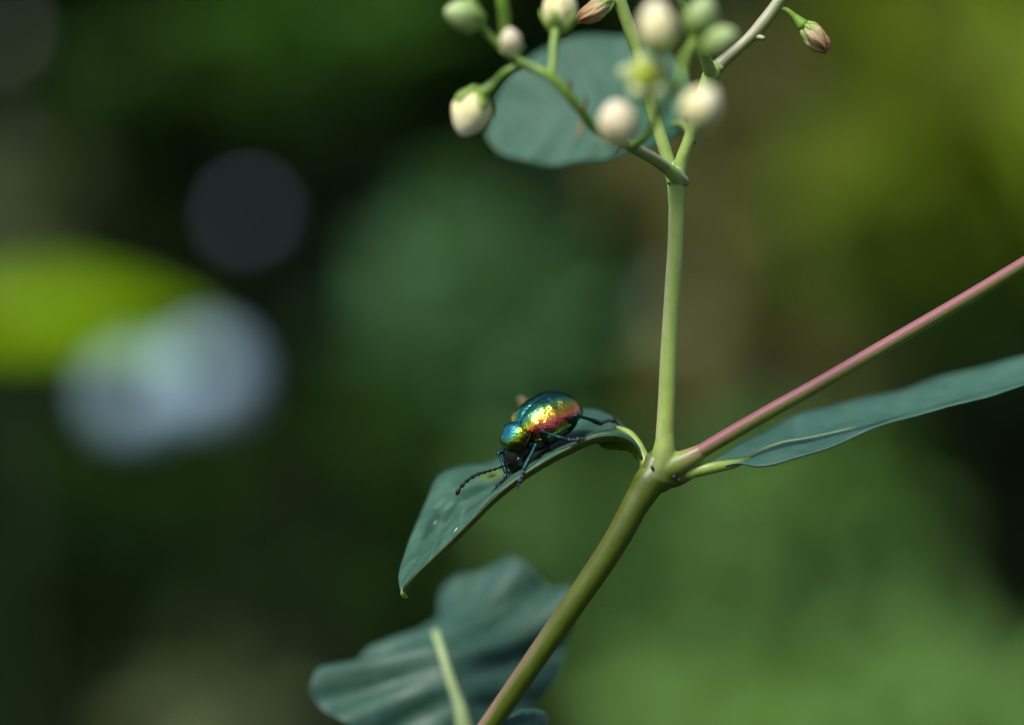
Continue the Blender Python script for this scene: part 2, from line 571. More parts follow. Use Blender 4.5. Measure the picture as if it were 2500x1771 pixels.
herb(1190, 740, 1100, 210, 270, 90, (.03, .05), M['h_blue'], 'blurred blue-green plant in the background left of the upright stem', 21)
herb(1120, 1020, 1500, 260, 300, 30, (.05, .09), M['h_mid'], 'blurred mid-green plant far behind the beetle', 22)
herb(1790, 480, 1150, 260, 330, 36, (.05, .08), M['h_olive'], 'blurred olive plant right of the upright stem', 23)
herb(2420, 250, 1000, 260, 450, 50, (.05, .09), M['h_yel'], 'blurred yellow-green plant beyond the withered hanging flower', 24)
herb(2080, 220, 1300, 350, 300, 22, (.05, .09), M['h_olive'], 'blurred olive-brown plant behind the withered hanging flower', 25)
herb(1970, 1240, 1050, 200, 150, 110, (.03, .05), M['h_soft'], 'blurred green plant below the red branch', 26)
herb(2180, 1770, 900, 600, 150, 280, (.03, .05), M['h_bright'], 'bright blurred green plant low behind the main stem', 27)
herb(1700, 1450, 1150, 330, 270, 110, (.03, .05), M['h_soft'], 'blurred green plant right of the lower stem', 28)
herb(590, 1745, 1100, 150, 90, 34, (.03, .05), M['h_grey'], 'blurred grey-green plant left of the lowest leaf', 29)
herb(0, 520, 1200, 90, 170, 40, (.03, .05), M['h_grey'], 'blurred grey-green plant above the bright yellow-green leaf', 30)
herb(250, 330, 1600, 260, 330, 26, (.05, .08), M['h_dark'], 'blurred dim green plant above the pale blossoms', 31)
herb(740, 60, 1200, 300, 130, 60, (.03, .05), M['h_mid'], 'blurred dim green plant left of the flower buds', 32)
herb(1820, 880, 1700, 240, 160, 16, (.05, .08), M['h_brown'], 'blurred brownish plant behind the red branch', 33)
herb(2290, 690, 1050, 280, 110, 80, (.03, .05), M['h_mid2'], 'blurred green plant above the red branch', 34)
herb(520, 1150, 1600, 380, 160, 20, (.05, .08), M['h_mid'], 'blurred mid-green plant just under the pale blossoms', 35)
herb(2440, 1220, 1150, 140, 170, 90, (.05, .08), M['h_black'], 'near-black evergreen plant in the hollow under the long sideways leaf', 36)
herb(800, 660, 1650, 160, 170, 60, (.05, .08), M['h_black'], 'near-black evergreen plant right of the tiny glinting blossom', 37)
herb(150, 1480, 1500, 480, 260, 70, (.05, .09), M['h_dark'], 'deep green blurred plant below the pale blossoms', 38)
herb(900, 150, 1700, 330, 200, 50, (.05, .09), M['h_dark'], 'deep green blurred plant left of the hanging buds', 39)
herb(700, 1350, 1500, 330, 200, 40, (.05, .09), M['h_dark'], 'deep green blurred plant beyond the drooping leaf tip', 40)
herb(1450, 1300, 1250, 200, 210, 80, (.03, .05), M['h_soft'], 'blurred green plant seen between the beetle leaf and the lower stem', 41)

# ------------------------------------------------------------------ the dogbane plant
BASE = Vector((-0.075, 0.012, 0.0))
plant = empty('dogbane_plant', BASE)
tag(plant, 'dogbane plant in sharp focus with blue-green leaves, cream buds and a pink-flushed branch', 'plant')

def loft(name, rails, mat, parent, n=60, m=24, vmid=0.5, ripple=0.0, waves=5, slant=0.9, thick=0.00022, off=BASE, seed=1, bumps=0.0):
    """leaf blade through a set of lengthwise rails; v runs from the first rail to the last"""
    C = [catmull(WP(r), n) for r in rails]
    k = len(rails)
    rnd = random.Random(seed)
    ph = [rnd.uniform(0, 6.28) for _ in range(6)]
    grid = []
    for i in range(n):
        row = catmull([C[j][i] for j in range(k)], m) if k > 2 else [C[0][i].lerp(C[1][i], j / (m - 1)) for j in range(m)]
        grid.append(row)
    V, uv = [], []
    for i in range(n):
        for j in range(m):
            u = i / (n - 1); v = j / (m - 1)
            a = grid[min(i + 1, n - 1)][j] - grid[max(i - 1, 0)][j]
            b = grid[i][min(j + 1, m - 1)] - grid[i][max(j - 1, 0)]
            nr = a.cross(b)
            nr = nr.normalized() if nr.length > 1e-12 else Vector((0, 0, 1))
            vv = abs(v - vmid) * 2
            env = math.sin(math.pi * min(max(u, 0), 1)) ** 0.5
            dsp = ripple * env * vv ** 0.7 * math.sin(u * waves * 6.283 - vv * slant * 4 + (ph[0] if v < vmid else ph[1]))
            dsp += bumps * env * (math.sin(u * 17 + ph[2] + v * 5) * math.sin(v * 9 + ph[3]) + .5 * math.sin(u * 31 + ph[4] - v * 11))
            V.append(grid[i][j] + nr * dsp - off)
            uv.append((u, v))
    F = []
    for i in range(n - 1):
        for j in range(m - 1):
            F.append((i * m + j, i * m + j + 1, (i + 1) * m + j + 1, (i + 1) * m + j))
    o = mesh_obj(name, V, F, mat, parent, uv)
    md = o.modifiers.new('thickness', 'SOLIDIFY')
    md.thickness = thick
    md.offset = 0
    return o

def rel(pts):
    return [p - BASE for p in WP(pts)]

def strand(name, pts, radii_mm, mat, parent=plant, n=40, seg=14):
    return tube(name, rel(pts), [r / 1000 for r in radii_mm], mat, parent, n, seg)

# ---- stems
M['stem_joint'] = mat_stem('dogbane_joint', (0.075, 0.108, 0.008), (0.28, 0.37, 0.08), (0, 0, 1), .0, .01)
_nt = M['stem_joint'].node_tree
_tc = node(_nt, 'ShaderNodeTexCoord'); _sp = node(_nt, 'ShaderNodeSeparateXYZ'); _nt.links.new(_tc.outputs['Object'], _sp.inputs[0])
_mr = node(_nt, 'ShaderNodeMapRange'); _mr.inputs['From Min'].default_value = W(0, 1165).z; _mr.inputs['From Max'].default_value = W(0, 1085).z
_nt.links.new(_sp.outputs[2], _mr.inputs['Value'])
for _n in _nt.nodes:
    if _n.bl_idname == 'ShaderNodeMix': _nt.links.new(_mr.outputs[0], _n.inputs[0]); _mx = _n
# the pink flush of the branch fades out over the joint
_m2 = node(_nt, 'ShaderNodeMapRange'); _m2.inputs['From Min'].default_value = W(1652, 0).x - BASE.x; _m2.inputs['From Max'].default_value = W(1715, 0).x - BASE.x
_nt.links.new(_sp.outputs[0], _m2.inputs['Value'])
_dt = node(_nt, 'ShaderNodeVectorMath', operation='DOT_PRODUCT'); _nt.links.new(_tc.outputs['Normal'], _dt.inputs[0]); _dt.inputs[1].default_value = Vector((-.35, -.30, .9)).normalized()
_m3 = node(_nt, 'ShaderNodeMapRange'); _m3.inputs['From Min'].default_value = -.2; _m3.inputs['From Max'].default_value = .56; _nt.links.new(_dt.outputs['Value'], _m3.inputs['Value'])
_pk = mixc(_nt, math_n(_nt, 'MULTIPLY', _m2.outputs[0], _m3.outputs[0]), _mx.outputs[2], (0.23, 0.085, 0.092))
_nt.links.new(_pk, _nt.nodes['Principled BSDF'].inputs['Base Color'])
low = WP([(1604, 1128, 0.4), (1590, 1165, 0.2), (1560, 1215, 0), (1522, 1290, 0), (1484, 1353, .3), (1390, 1490, 1), (1300, 1620, 2), (1196, 1771, 4)])
low = [p - BASE for p in low] + [Vector((-.004, .0, .70)) , Vector((.012, .004, .5)), Vector((.006, .002, .25)), Vector((0, 0, -.01))]
low[8] = Vector((-0.020, 0.006, 0.70)) + Vector((.047, -.002, 0)) * 0.9
_n = 420
stem_pt = min(catmull(low, _n), key=lambda p: abs(p.z - W(0, 1965, 5).z))
_fr = np.linspace(0, 1, _n)
_V, _F = tube_geo(catmull(low, _n), list(np.interp(_fr, [0, .012, .022, .03, .045, .1, 1], [.00135, .00125, .00116, .00108, .0010, .0011, .0026])), 18)
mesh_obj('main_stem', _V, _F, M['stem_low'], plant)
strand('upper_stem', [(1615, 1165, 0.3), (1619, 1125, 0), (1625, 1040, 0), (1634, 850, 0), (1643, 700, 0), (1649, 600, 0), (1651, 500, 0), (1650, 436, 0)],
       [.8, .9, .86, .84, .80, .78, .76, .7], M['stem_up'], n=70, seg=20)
strand('red_branch', [(1630, 1150, 0.2), (1668, 1130, -.2), (1720, 1098, -.5), (1850, 1022, -1), (2000, 938, -1), (2200, 822, 0), (2380, 717, 1), (2510, 638, 2), (2900, 400, 6)],
       [.7, .72, .70, .70, .68, .66, .64, .62, .5], M['stem_red'], n=90, seg=18)
fa = strand('flower_stalk', [(1648, 446, .3), (1640, 419, .4), (1605, 305, 1), (1562, 144, 1.5), (1513, 0, 1), (1470, -130, 0)], [.62, .66, .68, .68, .66, .6], M['peduncle'], n=50)
fb = strand('flower_stalk', [(1652, 446, .2), (1657, 419, 0), (1688, 327, -.5), (1712, 244, -1), (1735, 185, -1)], [.66, .66, .62, .62, .85], M['peduncle'], n=40)
strand('flower_stalk', [(1730, 190, -1), (1757, 158, -1), (1800, 120, -1), (1845, 78, -1), (1880, 35, -1), (1908, -6, -1), (1960, -90, 0)], [.75, .62, .55, .68, .6, .58, .5], M['stem_grey'], n=50)
strand('flower_stalk', [(1738, 185, -1), (1722, 140, -3), (1690, 60, -6), (1655, -10, -8), (1620, -80, -9)], [.7, .5, .42, .4, .36], M['peduncle'], n=40)
strand('flower_stalk', [(1668, 443, 0), (1640, 420, -1.5), (1605, 394, -3.5), (1548, 362, -7), (1500, 338, -10)], [.66, .60, .56, .58, .55], M['stem_grey'], n=40)
strand('flower_stalk', [(1520, 345, -9), (1452, 312, -12), (1409, 258, -14), (1339, 183, -15), (1269, 150, -14), (1208, 100, -14), (1172, 57, -14), (1150, 0, -14), (1140, -60, -14)],
       [.5, .52, .45, .50, .42, .40, .38, .36, .34], M['pedicel'], n=60)
strand('bract', [(1828, 86, -1.0), (1850, 90, -1.2), (1864, 93, -1.5)], [.4, .34, .24], M['stem_grey'], n=6)
strand('node', [(1738, 186, -1.1), (1752, 160, -1.2), (1760, 166, -1.4)], [.75, .7, .34], M['peduncle'], n=10)
# swollen joints where stems fork, one smooth skin each
def fork(arms, mat, voxel):
    gs = []
    for pts, rr in arms:
        n = 16
        gs.append(tube_geo(catmull(rel(pts), n), [r / 1000 for r in interp(rr, n)], 20))
    V, F = join_geo(gs)
    o = mesh_obj('stem_joint', V, F, mat, plant)
    rm = o.modifiers.new('skin', 'REMESH'); rm.mode = 'VOXEL'; rm.voxel_size = voxel; rm.use_smooth_shade = True
    sm = o.modifiers.new('soften', 'SMOOTH'); sm.factor = .5; sm.iterations = 14
    return o
fork([([(1515, 1304, 0), (1540, 1255, 0), (1572, 1200, .1), (1602, 1155, .2), (1618, 1140, .2)], [1.0, 1.2, 1.38, 1.6, 1.3]),
      ([(1606, 1170, .2), (1618, 1130, .1), (1623, 1090, 0), (1626, 1040, 0)], [1.7, 1.35, 1.02, .80]),
      ([(1600, 1160, .2), (1640, 1142, 0), (1680, 1122, -.2), (1730, 1092, -.5)], [1.5, 1.35, .98, .62]),
      ([(1610, 1165, .2), (1655, 1165, .2), (1700, 1151, 0)], [1.4, .95, .40]),
      ([(1605, 1160, .2), (1580, 1135, .5), (1566, 1104, 1.0)], [1.3, .85, .42])], M['stem_joint'], .00011)
fork([([(1651, 520, 0), (1650, 470, 0), (1651, 440, 0)], [.68, .80, .9]),
      ([(1650, 445, .1), (1642, 424, .4), (1628, 380, .7)], [.85, .76, .6]),
      ([(1652, 445, 0), (1659, 415, 0), (1674, 370, -.3)], [.85, .74, .56]),
      ([(1662, 442, 0), (1640, 421, -1.5), (1618, 403, -2.8)], [.75, .72, .5])], M['peduncle'], .00008)
# thin stalks of the near cluster
strand('pedicel', [(1540, 364, -7), (1575, 335, -14), (1605, 285, -22), (1632, 235, -27), (1640, 205, -29)], [.40, .38, .34, .36, .3], M['pedicel'])
strand('pedicel', [(1632, 240, -27), (1660, 205, -28), (1664, 165, -26), (1690, 110, -19), (1700, 70, -9)], [.3, .30, .42, .42, .35], M['calyx'])
strand('pedicel', [(1636, 225, -28), (1660, 215, -30), (1692, 235, -32)], [.26, .24, .3], M['pedicel'], n=16)
strand('pedicel', [(1638, 215, -29), (1622, 160, -31), (1612, 112, -33)], [.26, .24, .34], M['pedicel'], n=16)
strand('pedicel', [(1604, 288, -21), (1590, 250, -26), (1577, 205, -29)], [.26, .26, .4], M['pedicel'], n=16)
strand('pedicel', [(1525, 350, -9), (1522, 340, -18), (1514, 322, -25)], [.3, .3, .4], M['pedicel'], n=12)
strand('pedicel', [(1276, 158, -14), (1240, 172, -14), (1204, 205, -13), (1180, 226, -13)], [.32, .34, .40, .6], M['pedicel'], n=30)
strand('pedicel', [(1346, 186, -15), (1350, 140, -14), (1354, 90, -13), (1362, 50, -12)], [.36, .38, .40, .5], M['pedicel'], n=24)
strand('pedicel', [(1500, 8, 1), (1490, 4, -.5), (1478, 6, -1.5)], [.3, .26, .4], M['pedicel'], n=12)
strand('pedicel', [(1893, 20, -1), (1915, 22, -1), (1940, 40, -1), (1960, 60, -1)], [.28, .26, .34, .62], M['pedicel'], n=24)
strand('pedicel', [(1160, 30, -14), (1145, 35, -15), (1135, 38, -16)], [.34, .34, .5], M['pedicel'], n=10)
strand('pedicel', [(1225, 118, -14), (1232, 60, -15), (1226, 0, -16), (1220, -60, -16)], [.34, .55, .55, .5], M['pedicel'], n=24)
for p in (((1386, 225, -14.5), (1392, 205, -15.5), (1380, 185, -16)), ((1420, 270, -14), (1432, 250, -15), (1428, 232, -16)), ((1418, 300, -13.5), (1416, 325, -14.5), (1400, 345, -15)), ((1518, 352, -9), (1508, 372, -9.5), (1500, 380, -10))):
    strand('bract', p, [.22, .16, .05], M['bract'], n=10, seg=8)
for x, y, d, r in ((1592, 1141, -1.35, .16), (1646, 1164, -1.2, .22), (1658, 1172, -1.1, .16), (1632, 447, -.75, .11), (1668, 446, -.6, .12), (1696, 345, -1.05, .13), (1606, 1168, -1.3, .1), (1674, 440, -.6, .1)):
    strand('gland', [(x, y, d), (x + 2, y + r * 30, d)], [r, r * .8], M['gland'], n=4, seg=8)

# ---- flower buds
def bud(pos, axis, L, r, mat, cal, part='flower_bud', sep=0.42, twist=1.3):
    c = W(*pos) - BASE
    ax = Vector(axis).normalized()
    q = ax.to_track_quat('Z', 'Y').to_matrix()
    def P(rad, an, t):
        return c + q @ Vector((rad * math.cos(an), rad * math.sin(an), (t - .5) * L))
    prof = lambda t: r * (math.sin(math.pi * min(1, t * .93 + .07)) ** .62) * (1.0 - .12 * t)
    V, F, buv = [], [], []
    ns, nt_ = 30, 18
    for i in range(nt_ + 1):
        t = i / nt_
        for k in range(ns):
            an = 2 * math.pi * k / ns
            saw = ((5 * (an + twist * t) / (2 * math.pi)) % 1)
            buv.append((saw, t))
            V.append(P(max(prof(t), r * .03) * (1 + .12 * (saw - .5) * math.sin(math.pi * t)), an, t))
    for i in range(nt_):
        for k in range(ns):
            k2 = (k + 1) % ns
            F.append((i * ns + k, i * ns + k2, (i + 1) * ns + k2, (i + 1) * ns + k))
    F.append(tuple(reversed(range(ns)))); F.append(tuple(nt_ * ns + k for k in range(ns)))
    b = mesh_obj(part, V, F, mat, plant, buv)
    # calyx: cup with five pointed sepals hugging the base
    V, F = [], []
    rows = 7
    for s in range(5):
        o = len(V)
        for i in range(rows):
            t = -0.06 + (sep + .06) * i / (rows - 1)
            half = (math.pi / 5) * 1.02 * (1 - (i / (rows - 1)) ** 1.6) + .02
            rr = (prof(max(t, .0)) if t > 0 else r * .35) * 1.07 + r * .02
            for a in (-half, 0, half):
                V.append(P(rr, 2 * math.pi * s / 5 + a, t))
        for i in range(rows - 1):
            for a in range(2):
                F.append((o + i * 3 + a, o + i * 3 + a + 1, o + (i + 1) * 3 + a + 1, o + (i + 1) * 3 + a))
    cx = mesh_obj('calyx', V, F, cal, b)
    md = cx.modifiers.new('thickness', 'SOLIDIFY'); md.thickness = .00015; md.offset = 1
    return b

bud((1149, 279, -12), (-.35, -.15, -1), .0046, .00200, M['bud'], M['calyx'])
bud((1509, 294, -27), (-.1, -.45, .55), .0040, .00185, M['bud_pink'], M['calyx_pale'], sep=.3)
bud((1714, 258, -33), (.5, -.35, .6), .0038, .00178, M['bud'], M['calyx_pale'], sep=.3)
bud((1605, 62, -33), (-.1, -.1, 1), .0045, .00166, M['bud'], M['calyx'], sep=.3)
bud((1367, 16, -12), (.08, -.1, 1), .0046, .00170, M['bud'], M['calyx'])
bud((1714, 36, -25), (.3, -.4, .7), .0036, .00150, M['bud_green'], M['calyx'])
bud((1758, 98, -25), (.5, -.4, .2), .0036, .00140, M['bud_green'], M['calyx'])
bud((1128, 36, -16), (-.8, -.4, .15), .0036, .00150, M['bud_green'], M['calyx'])
bud((1247, 98, -17), (-.1, -.5, .6), .0026, .00105, M['bud_pink'], M['calyx_pale'], sep=.3)
strand('pedicel', [(1700, 72, -9), (1706, 60, -18), (1710, 48, -24)], [.4, .4, .5], M['calyx'], n=10)
strand('pedicel', [(1697, 95, -17), (1720, 98, -21), (1738, 98, -25)], [.4, .4, .5], M['calyx'], n=10)
strand('pedicel', [(1240, 125, -14), (1246, 116, -15.5), (1248, 108, -16.5)], [.3, .3, .4], M['pedicel'], n=10)

# ---- spent flower: star calyx round an olive centre
def spent_flower(pos, r):
    c = W(*pos) - BASE
    ax = Vector((.1, -.85, .45)).normalized()
    q = ax.to_track_quat('Z', 'Y').to_matrix()
    V, F = [], []
    for s in range(5):
        o = len(V)
        a0 = 2 * math.pi * s / 5 + .4
        for i in range(7):
            t = i / 6
            rad = r * (.2 + .75 * t)
            half = (.75 * (1 - t ** 2.2) + .04) * (.9 if t > .2 else 1)
            for a in (-half, 0, half):
                V.append(c + q @ Vector((rad * math.cos(a0 + a), rad * math.sin(a0 + a), r * (.35 * math.sin(t * 2.4) - .18 * abs(a) / .6))))
        for i in range(6):
            for a in range(2):
                F.append((o + i * 3 + a, o + i * 3 + a + 1, o + (i + 1) * 3 + a + 1, o + (i + 1) * 3 + a))
    f = mesh_obj('spent_flower', V, F, M['calyx_pale'], plant)
    md = f.modifiers.new('thickness', 'SOLIDIFY'); md.thickness = .0003; md.offset = 0
    p = [c - q @ Vector((0, 0, r * .55)), c, c + q @ Vector((0, 0, r * .45))]
    v, fc = tube_geo(catmull(p, 10), interp([r * .5, r * .68, r * .5], 10), 16)
    mesh_obj('flower_centre', v, fc, M['ovary'], f)  # olive cup
spent_flower((1575, 196, -30), .0025)

# ---- two withered flowers, papery and brown at the mouth
def mat_withered():
    m, nt, bs = newmat('withered_petal')
    uv = node(nt, 'ShaderNodeUVMap')
    sep = node(nt, 'ShaderNodeSeparateXYZ')
    nt.links.new(uv.outputs[0], sep.inputs[0])
    n = noise(nt, 700, 5)
    v = math_n(nt, 'ADD', sep.outputs[1], math_n(nt, 'MULTIPLY', math_n(nt, 'SUBTRACT', n.outputs[0], .5), .5))
    r = ramp(nt, [(0.0, (.34, .36, .14)), (.3, (.52, .42, .22)), (.7, (.46, .30, .13)), (1.0, (.28, .10, .04))], v)
    nt.links.new(r.outputs[0], bs.inputs['Base Color'])
    bs.inputs['Roughness'].default_value = .65
    bump(nt, bs, noise(nt, 1500, 4).outputs[0], .6, .0002)
    translucent_mix(nt, bs, r.outputs[0], .2)
    return m
M['withered'] = mat_withered()

def withered(pos, axis, L, r, seed):
    c = W(*pos) - BASE
    q = Vector(axis).normalized().to_track_quat('Z', 'Y').to_matrix()
    rd = random.Random(seed)
    ph = [rd.uniform(0, 6.28) for _ in range(5)]
    V, F, uv = [], [], []
    ns, n = 40, 22
    for i in range(n + 1):
        t = i / n
        pr = r * (.42 + .62 * math.sin(math.pi * min(1, t * 1.05)) ** .8 * (1 - .25 * t)) * (1 if t < .9 else .85)
        if i == n: pr *= .55
        for k in range(ns):
            an = 2 * math.pi * k / ns
            cr = 1 + .16 * math.sin(5 * an + ph[0] + 2.0 * t) * t ** .5 + .09 * math.sin(9 * an + ph[1] - 5 * t) + .07 * math.sin(14 * an + ph[2] + 8 * t)
            zz = (t - .5) * L + L * .07 * math.sin(5 * an + ph[3]) * t ** 2 + L * .04 * math.sin(11 * an + ph[4]) * t
            V.append(c + q @ Vector((pr * cr * math.cos(an), pr * cr * math.sin(an) * .85, zz)))
            uv.append((k / ns, t))
    for i in range(n):
        for k in range(ns):
            k2 = (k + 1) % ns
            F.append((i * ns + k, i * ns + k2, (i + 1) * ns + k2, (i + 1) * ns + k))
    f = mesh_obj('withered_flower', V, F, M['withered'], plant, uv)
    f['label'] = 'papery tan withered flower with a brown mouth'
    gs = []
    for s in range(5):
        an = 2 * math.pi * s / 5 + ph[0]
        p = [c + q @ Vector((r * .3 * math.cos(an), r * .3 * math.sin(an), -.54 * L)), c + q @ Vector((r * .62 * math.cos(an), r * .62 * math.sin(an), -.38 * L)), c + q @ Vector((r * .86 * math.cos(an), r * .86 * math.sin(an), -.12 * L))]
        gs.append(tube_geo(catmull(p, 7), interp([r * .22, r * .2, r * .03], 7), 8))
    v, fc = join_geo(gs)
    mesh_obj('calyx', v, fc, M['calyx'], f)
withered((1450, 27, -2), (-.85, -.15, -.55), .0036, .00115, 4)
withered((1993, 94, -1), (.62, -.1, -.72), .0031, .00125, 9)

# ---- leaves
GD, GL, GV = (0.044, 0.120, 0.086), (0.075, 0.175, 0.130), (0.22, 0.32, 0.22)
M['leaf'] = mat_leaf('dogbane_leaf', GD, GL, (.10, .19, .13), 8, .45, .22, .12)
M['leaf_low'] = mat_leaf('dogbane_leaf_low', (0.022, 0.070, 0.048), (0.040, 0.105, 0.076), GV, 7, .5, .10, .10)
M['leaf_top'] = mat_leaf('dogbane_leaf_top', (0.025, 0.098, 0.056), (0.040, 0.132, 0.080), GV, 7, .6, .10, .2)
M['leaf_glow'] = mat_bgleaf('leaf_underside_translucent', (.20, .30, .02), .55, .5, (.42, .6, .03))
M['leaf_edge'] = mat_simple('leaf_underside_olive', (0.055, 0.092, 0.008), .5, .2, 600)

RF = [(1570, 1122, .5), (1558, 1082, 2), (1530, 1045, 5), (1490, 1016, 9), (1440, 1003, 12), (1380, 1008, 14), (1310, 1042, 14), (1250, 1095, 14), (1190, 1130, 13), (1120, 1143, 13), (1075, 1165, 12), (1045, 1220, 10), (1015, 1285, 8), (990, 1350, 5), (974, 1410, 2), (980, 1446, 0)]
RN = [(1570, 1126, 0), (1556, 1094, -.6), (1534, 1072, -1.4), (1500, 1062, -2), (1460, 1065, -2), (1390, 1093, -2), (1315, 1134, -3), (1260, 1170, -3), (1206, 1214, -3), (1147, 1273, -3), (1088, 1332, -2.5), (1029, 1388, -2), (995, 1425, -1), (982, 1446, 0)]
RB = [(x, y + 7, d + .3) for x, y, d in RN]; RB[0] = (1571, 1130, .2); RB[-1] = (984, 1447, .1)
RU = [(x, y + (15 if 2 < i < 11 else 11), d + 1.5) for i, (x, y, d) in enumerate(RN)]; RU[0] = (1571, 1133, .5); RU[-1] = (985, 1449, .2)
# middle rail: a shallow trough between the two margins
def mid_rail(a, b, f, lift):
    A = catmull(WP(a), 24); B = catmull(WP(b), 24)
    out = []
    for p, q_ in zip(A, B):
        w = p.lerp(q_, f)
        d = w.y * 1000
        s = (0.1 / 2500) * (FD + d / 1000) / FD
        L = (p - q_).length
        out.append((1250 + w.x / s, 885.5 - (w.z + lift * L - H) / s, d))
    return out
beetle_leaf = loft('leaf', [RF, mid_rail(RF, RN, .5, -.04), RN], None, plant, 110, 40, .9, bumps=.00012, seed=4)
_bvh = BVHTree.FromPolygons([v.co + BASE for v in beetle_leaf.data.vertices], [tuple(p.vertices) for p in beetle_leaf.data.polygons])
def on_leaf(px, py):
    o = cam.location
    hit = _bvh.ray_cast(o, (W(px, py, 0) - o).normalized())[0]
    return (hit if hit is not None else W(px, py, 0)) - BASE
M['leaf_beetle'] = mat_leaf('dogbane_leaf_chewed', (0.030, 0.088, 0.056), (0.066, 0.152, 0.102), GV, 8, .42, .10, .14, spots=(
    (on_leaf(1203, 1163), .0017, (.12, .19, .03), .8), (on_leaf(1203, 1164), .00055, (.015, .012, .01), 1.0),
    (on_leaf(1055, 1285), .0016, (.014, .052, .028), .75), (on_leaf(1150, 1205), .0019, (.014, .055, .026), .75), (on_leaf(1100, 1255), .0013, (.016, .058, .03), .7),
    (on_leaf(1064, 1278), .00035, (.30, .38, .26), .6), (on_leaf(1075, 1232), .0008, (.12, .20, .12), .6), (on_leaf(1098, 1236), .0008, (.12, .20, .12), .6)))
beetle_leaf.data.materials.append(M['leaf_beetle'])
M['dry'] = mat_simple('dried_leaf_edge', (.17, .12, .05), .7, .25, 700)
M['frass'] = mat_simple('pale_fleck', (.7, .72, .66), .6, .1, 900)
for fx, fy in ((1108, 1302),):
    fp = on_leaf(fx, fy)
    tube('pale_fleck', [fp, fp + Vector((.00018, -.0001, .0002)), fp + Vector((.0003, -.00005, .0005))], [.00012, .00009, .00004], M['frass'], beetle_leaf, 5, 6)
dry = W(1278, 980, 16) - BASE
tube('dried_edge', [W(1300, 1045, 13.5) - BASE, dry + Vector((.0002, .0, -.001)), dry, dry + Vector((-.0003, 0, .0001))], [.0002, .0004, .0006, .0004], M['dry'], beetle_leaf, 14, 8)
beetle_leaf['label'] = 'arching leaf with a chewed spot that the beetle walks on'
strip = loft('leaf_margin', [RN, RB, RU], M['leaf_edge'], beetle_leaf, 110, 9, .5)
tip = tube('leaf_tip', rel([(984, 1436, 0), (983, 1446, 0), (986, 1455, .5), (993, 1458, 1.5)]), [.00012, .00026, .00022, .00012], M['petiole'], beetle_leaf, 12, 8)
# petiole of the beetle's leaf and its pale underside rib
tube('petiole', rel([(1585, 1150, 0), (1572, 1118, .6), (1556, 1084, 1.5), (1535, 1058, 2.5), (1508, 1044, 3.2)]), [.0007, .00055, .00048, .0004, .0002], M['petiole'], beetle_leaf, 30, 12)
loft('leaf_base_fold', [[(1562, 1118, 2.5), (1540, 1090, 3.5), (1510, 1072, 4.5), (1478, 1072, 5), (1458, 1078, 5)], [(1560, 1126, 2), (1535, 1102, 2.6), (1508, 1099, 3), (1478, 1096, 3.4), (1458, 1080, 5)]], M['leaf_glow'], beetle_leaf, 24, 8)

MR = [(1690, 1152, 0), (1740, 1140, 0), (1809, 1127, 1), (1862, 1101, 1.5), (1912, 1083, 2), (1960, 1075, 3), (2100, 1042, 5), (2240, 1003, 7), (2400, 960, 9), (2560, 918, 11), (2700, 885, 13)]
right_leaf = loft('leaf', [[(1690, 1150, .5), (1735, 1131, 2), (1790, 1098, 6), (1880, 1050, 11), (1950, 1014, 14), (2060, 987, 17), (2192, 957, 19), (2281, 929, 20), (2415, 894, 20), (2500, 874, 19), (2620, 866, 16), (2700, 884, 13)],
     MR,
     [(1690, 1155, -.3), (1745, 1146, -.5), (1805, 1130, -1), (1850, 1139, -2.5), (1895, 1135, -3), (1940, 1122, -3), (2014, 1096, -3), (2192, 1027, -2), (2370, 981, -1), (2500, 942, 1), (2640, 905, 6), (2700, 886, 13)]],
     M['leaf'], plant, 90, 30, .5, ripple=.00008, waves=6, seed=7, bumps=.00005)
right_leaf['label'] = 'long leaf stretching sideways below the pink branch'
tube('petiole', rel([(1655, 1160, .2), (1690, 1153, 0), (1745, 1141, -.2), (1805, 1129, .2), (1830, 1118, .6)]), [.0008, .00062, .0006, .00048, .0002], M['petiole'], right_leaf, 30, 12)
tube('midrib', [p + Vector((0, -.00002, .00004)) for p in rel(MR)][2:7], [.00024, .00020, .00014, .00005], M['midrib'], right_leaf, 50, 8)

lowL = [(1135, 1800, 17), (1010, 1836, 17), (880, 1795, 16), (795, 1738, 17), (757, 1682, 18), (790, 1640, 20), (900, 1597, 23), (1000, 1560, 26), (1060, 1520, 29)]
lowM = [(1140, 1800, 18), (1124, 1730, 18), (1100, 1660, 18.5), (1080, 1595, 19.5), (1064, 1545, 22), (1062, 1520, 29)]
lowR = [(1145, 1800, 18), (1260, 1765, 21), (1335, 1690, 24), (1385, 1590, 26), (1402, 1500, 27), (1392, 1432, 28), (1340, 1422, 29), (1296, 1392, 29), (1250, 1371, 30), (1180, 1385, 30), (1112, 1418, 30), (1082, 1450, 30), (1064, 1518, 29)]
def half(a, b, f, push):
    A = catmull(WP(a), 24); B = catmull(WP(b), 24)
    out = []
    for i, (p, q_) in enumerate(zip(A, B)):
        w = p.lerp(q_, f); d = w.y * 1000 + push * math.sin(math.pi * i / 23)
        s = (0.1 / 2500) * (FD + d / 1000) / FD
        out.append((1250 + w.x / ((0.1 / 2500) * (FD + w.y) / FD), 885.5 - (w.z - H) / ((0.1 / 2500) * (FD + w.y) / FD), d))
    return out
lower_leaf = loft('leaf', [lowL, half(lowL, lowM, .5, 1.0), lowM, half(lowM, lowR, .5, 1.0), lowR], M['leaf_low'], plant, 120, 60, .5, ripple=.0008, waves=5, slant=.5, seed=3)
lower_leaf['label'] = 'broad rippled leaf folded along a pale midrib below the beetle'
tube('midrib', [p + Vector((0, -.0003, 0)) for p in rel([(1150, 1830, 17.5)] + lowM[:5])], [.0011, .0009, .00062, .00055, .00050, .00045], M['midrib'], lower_leaf, 40, 12)
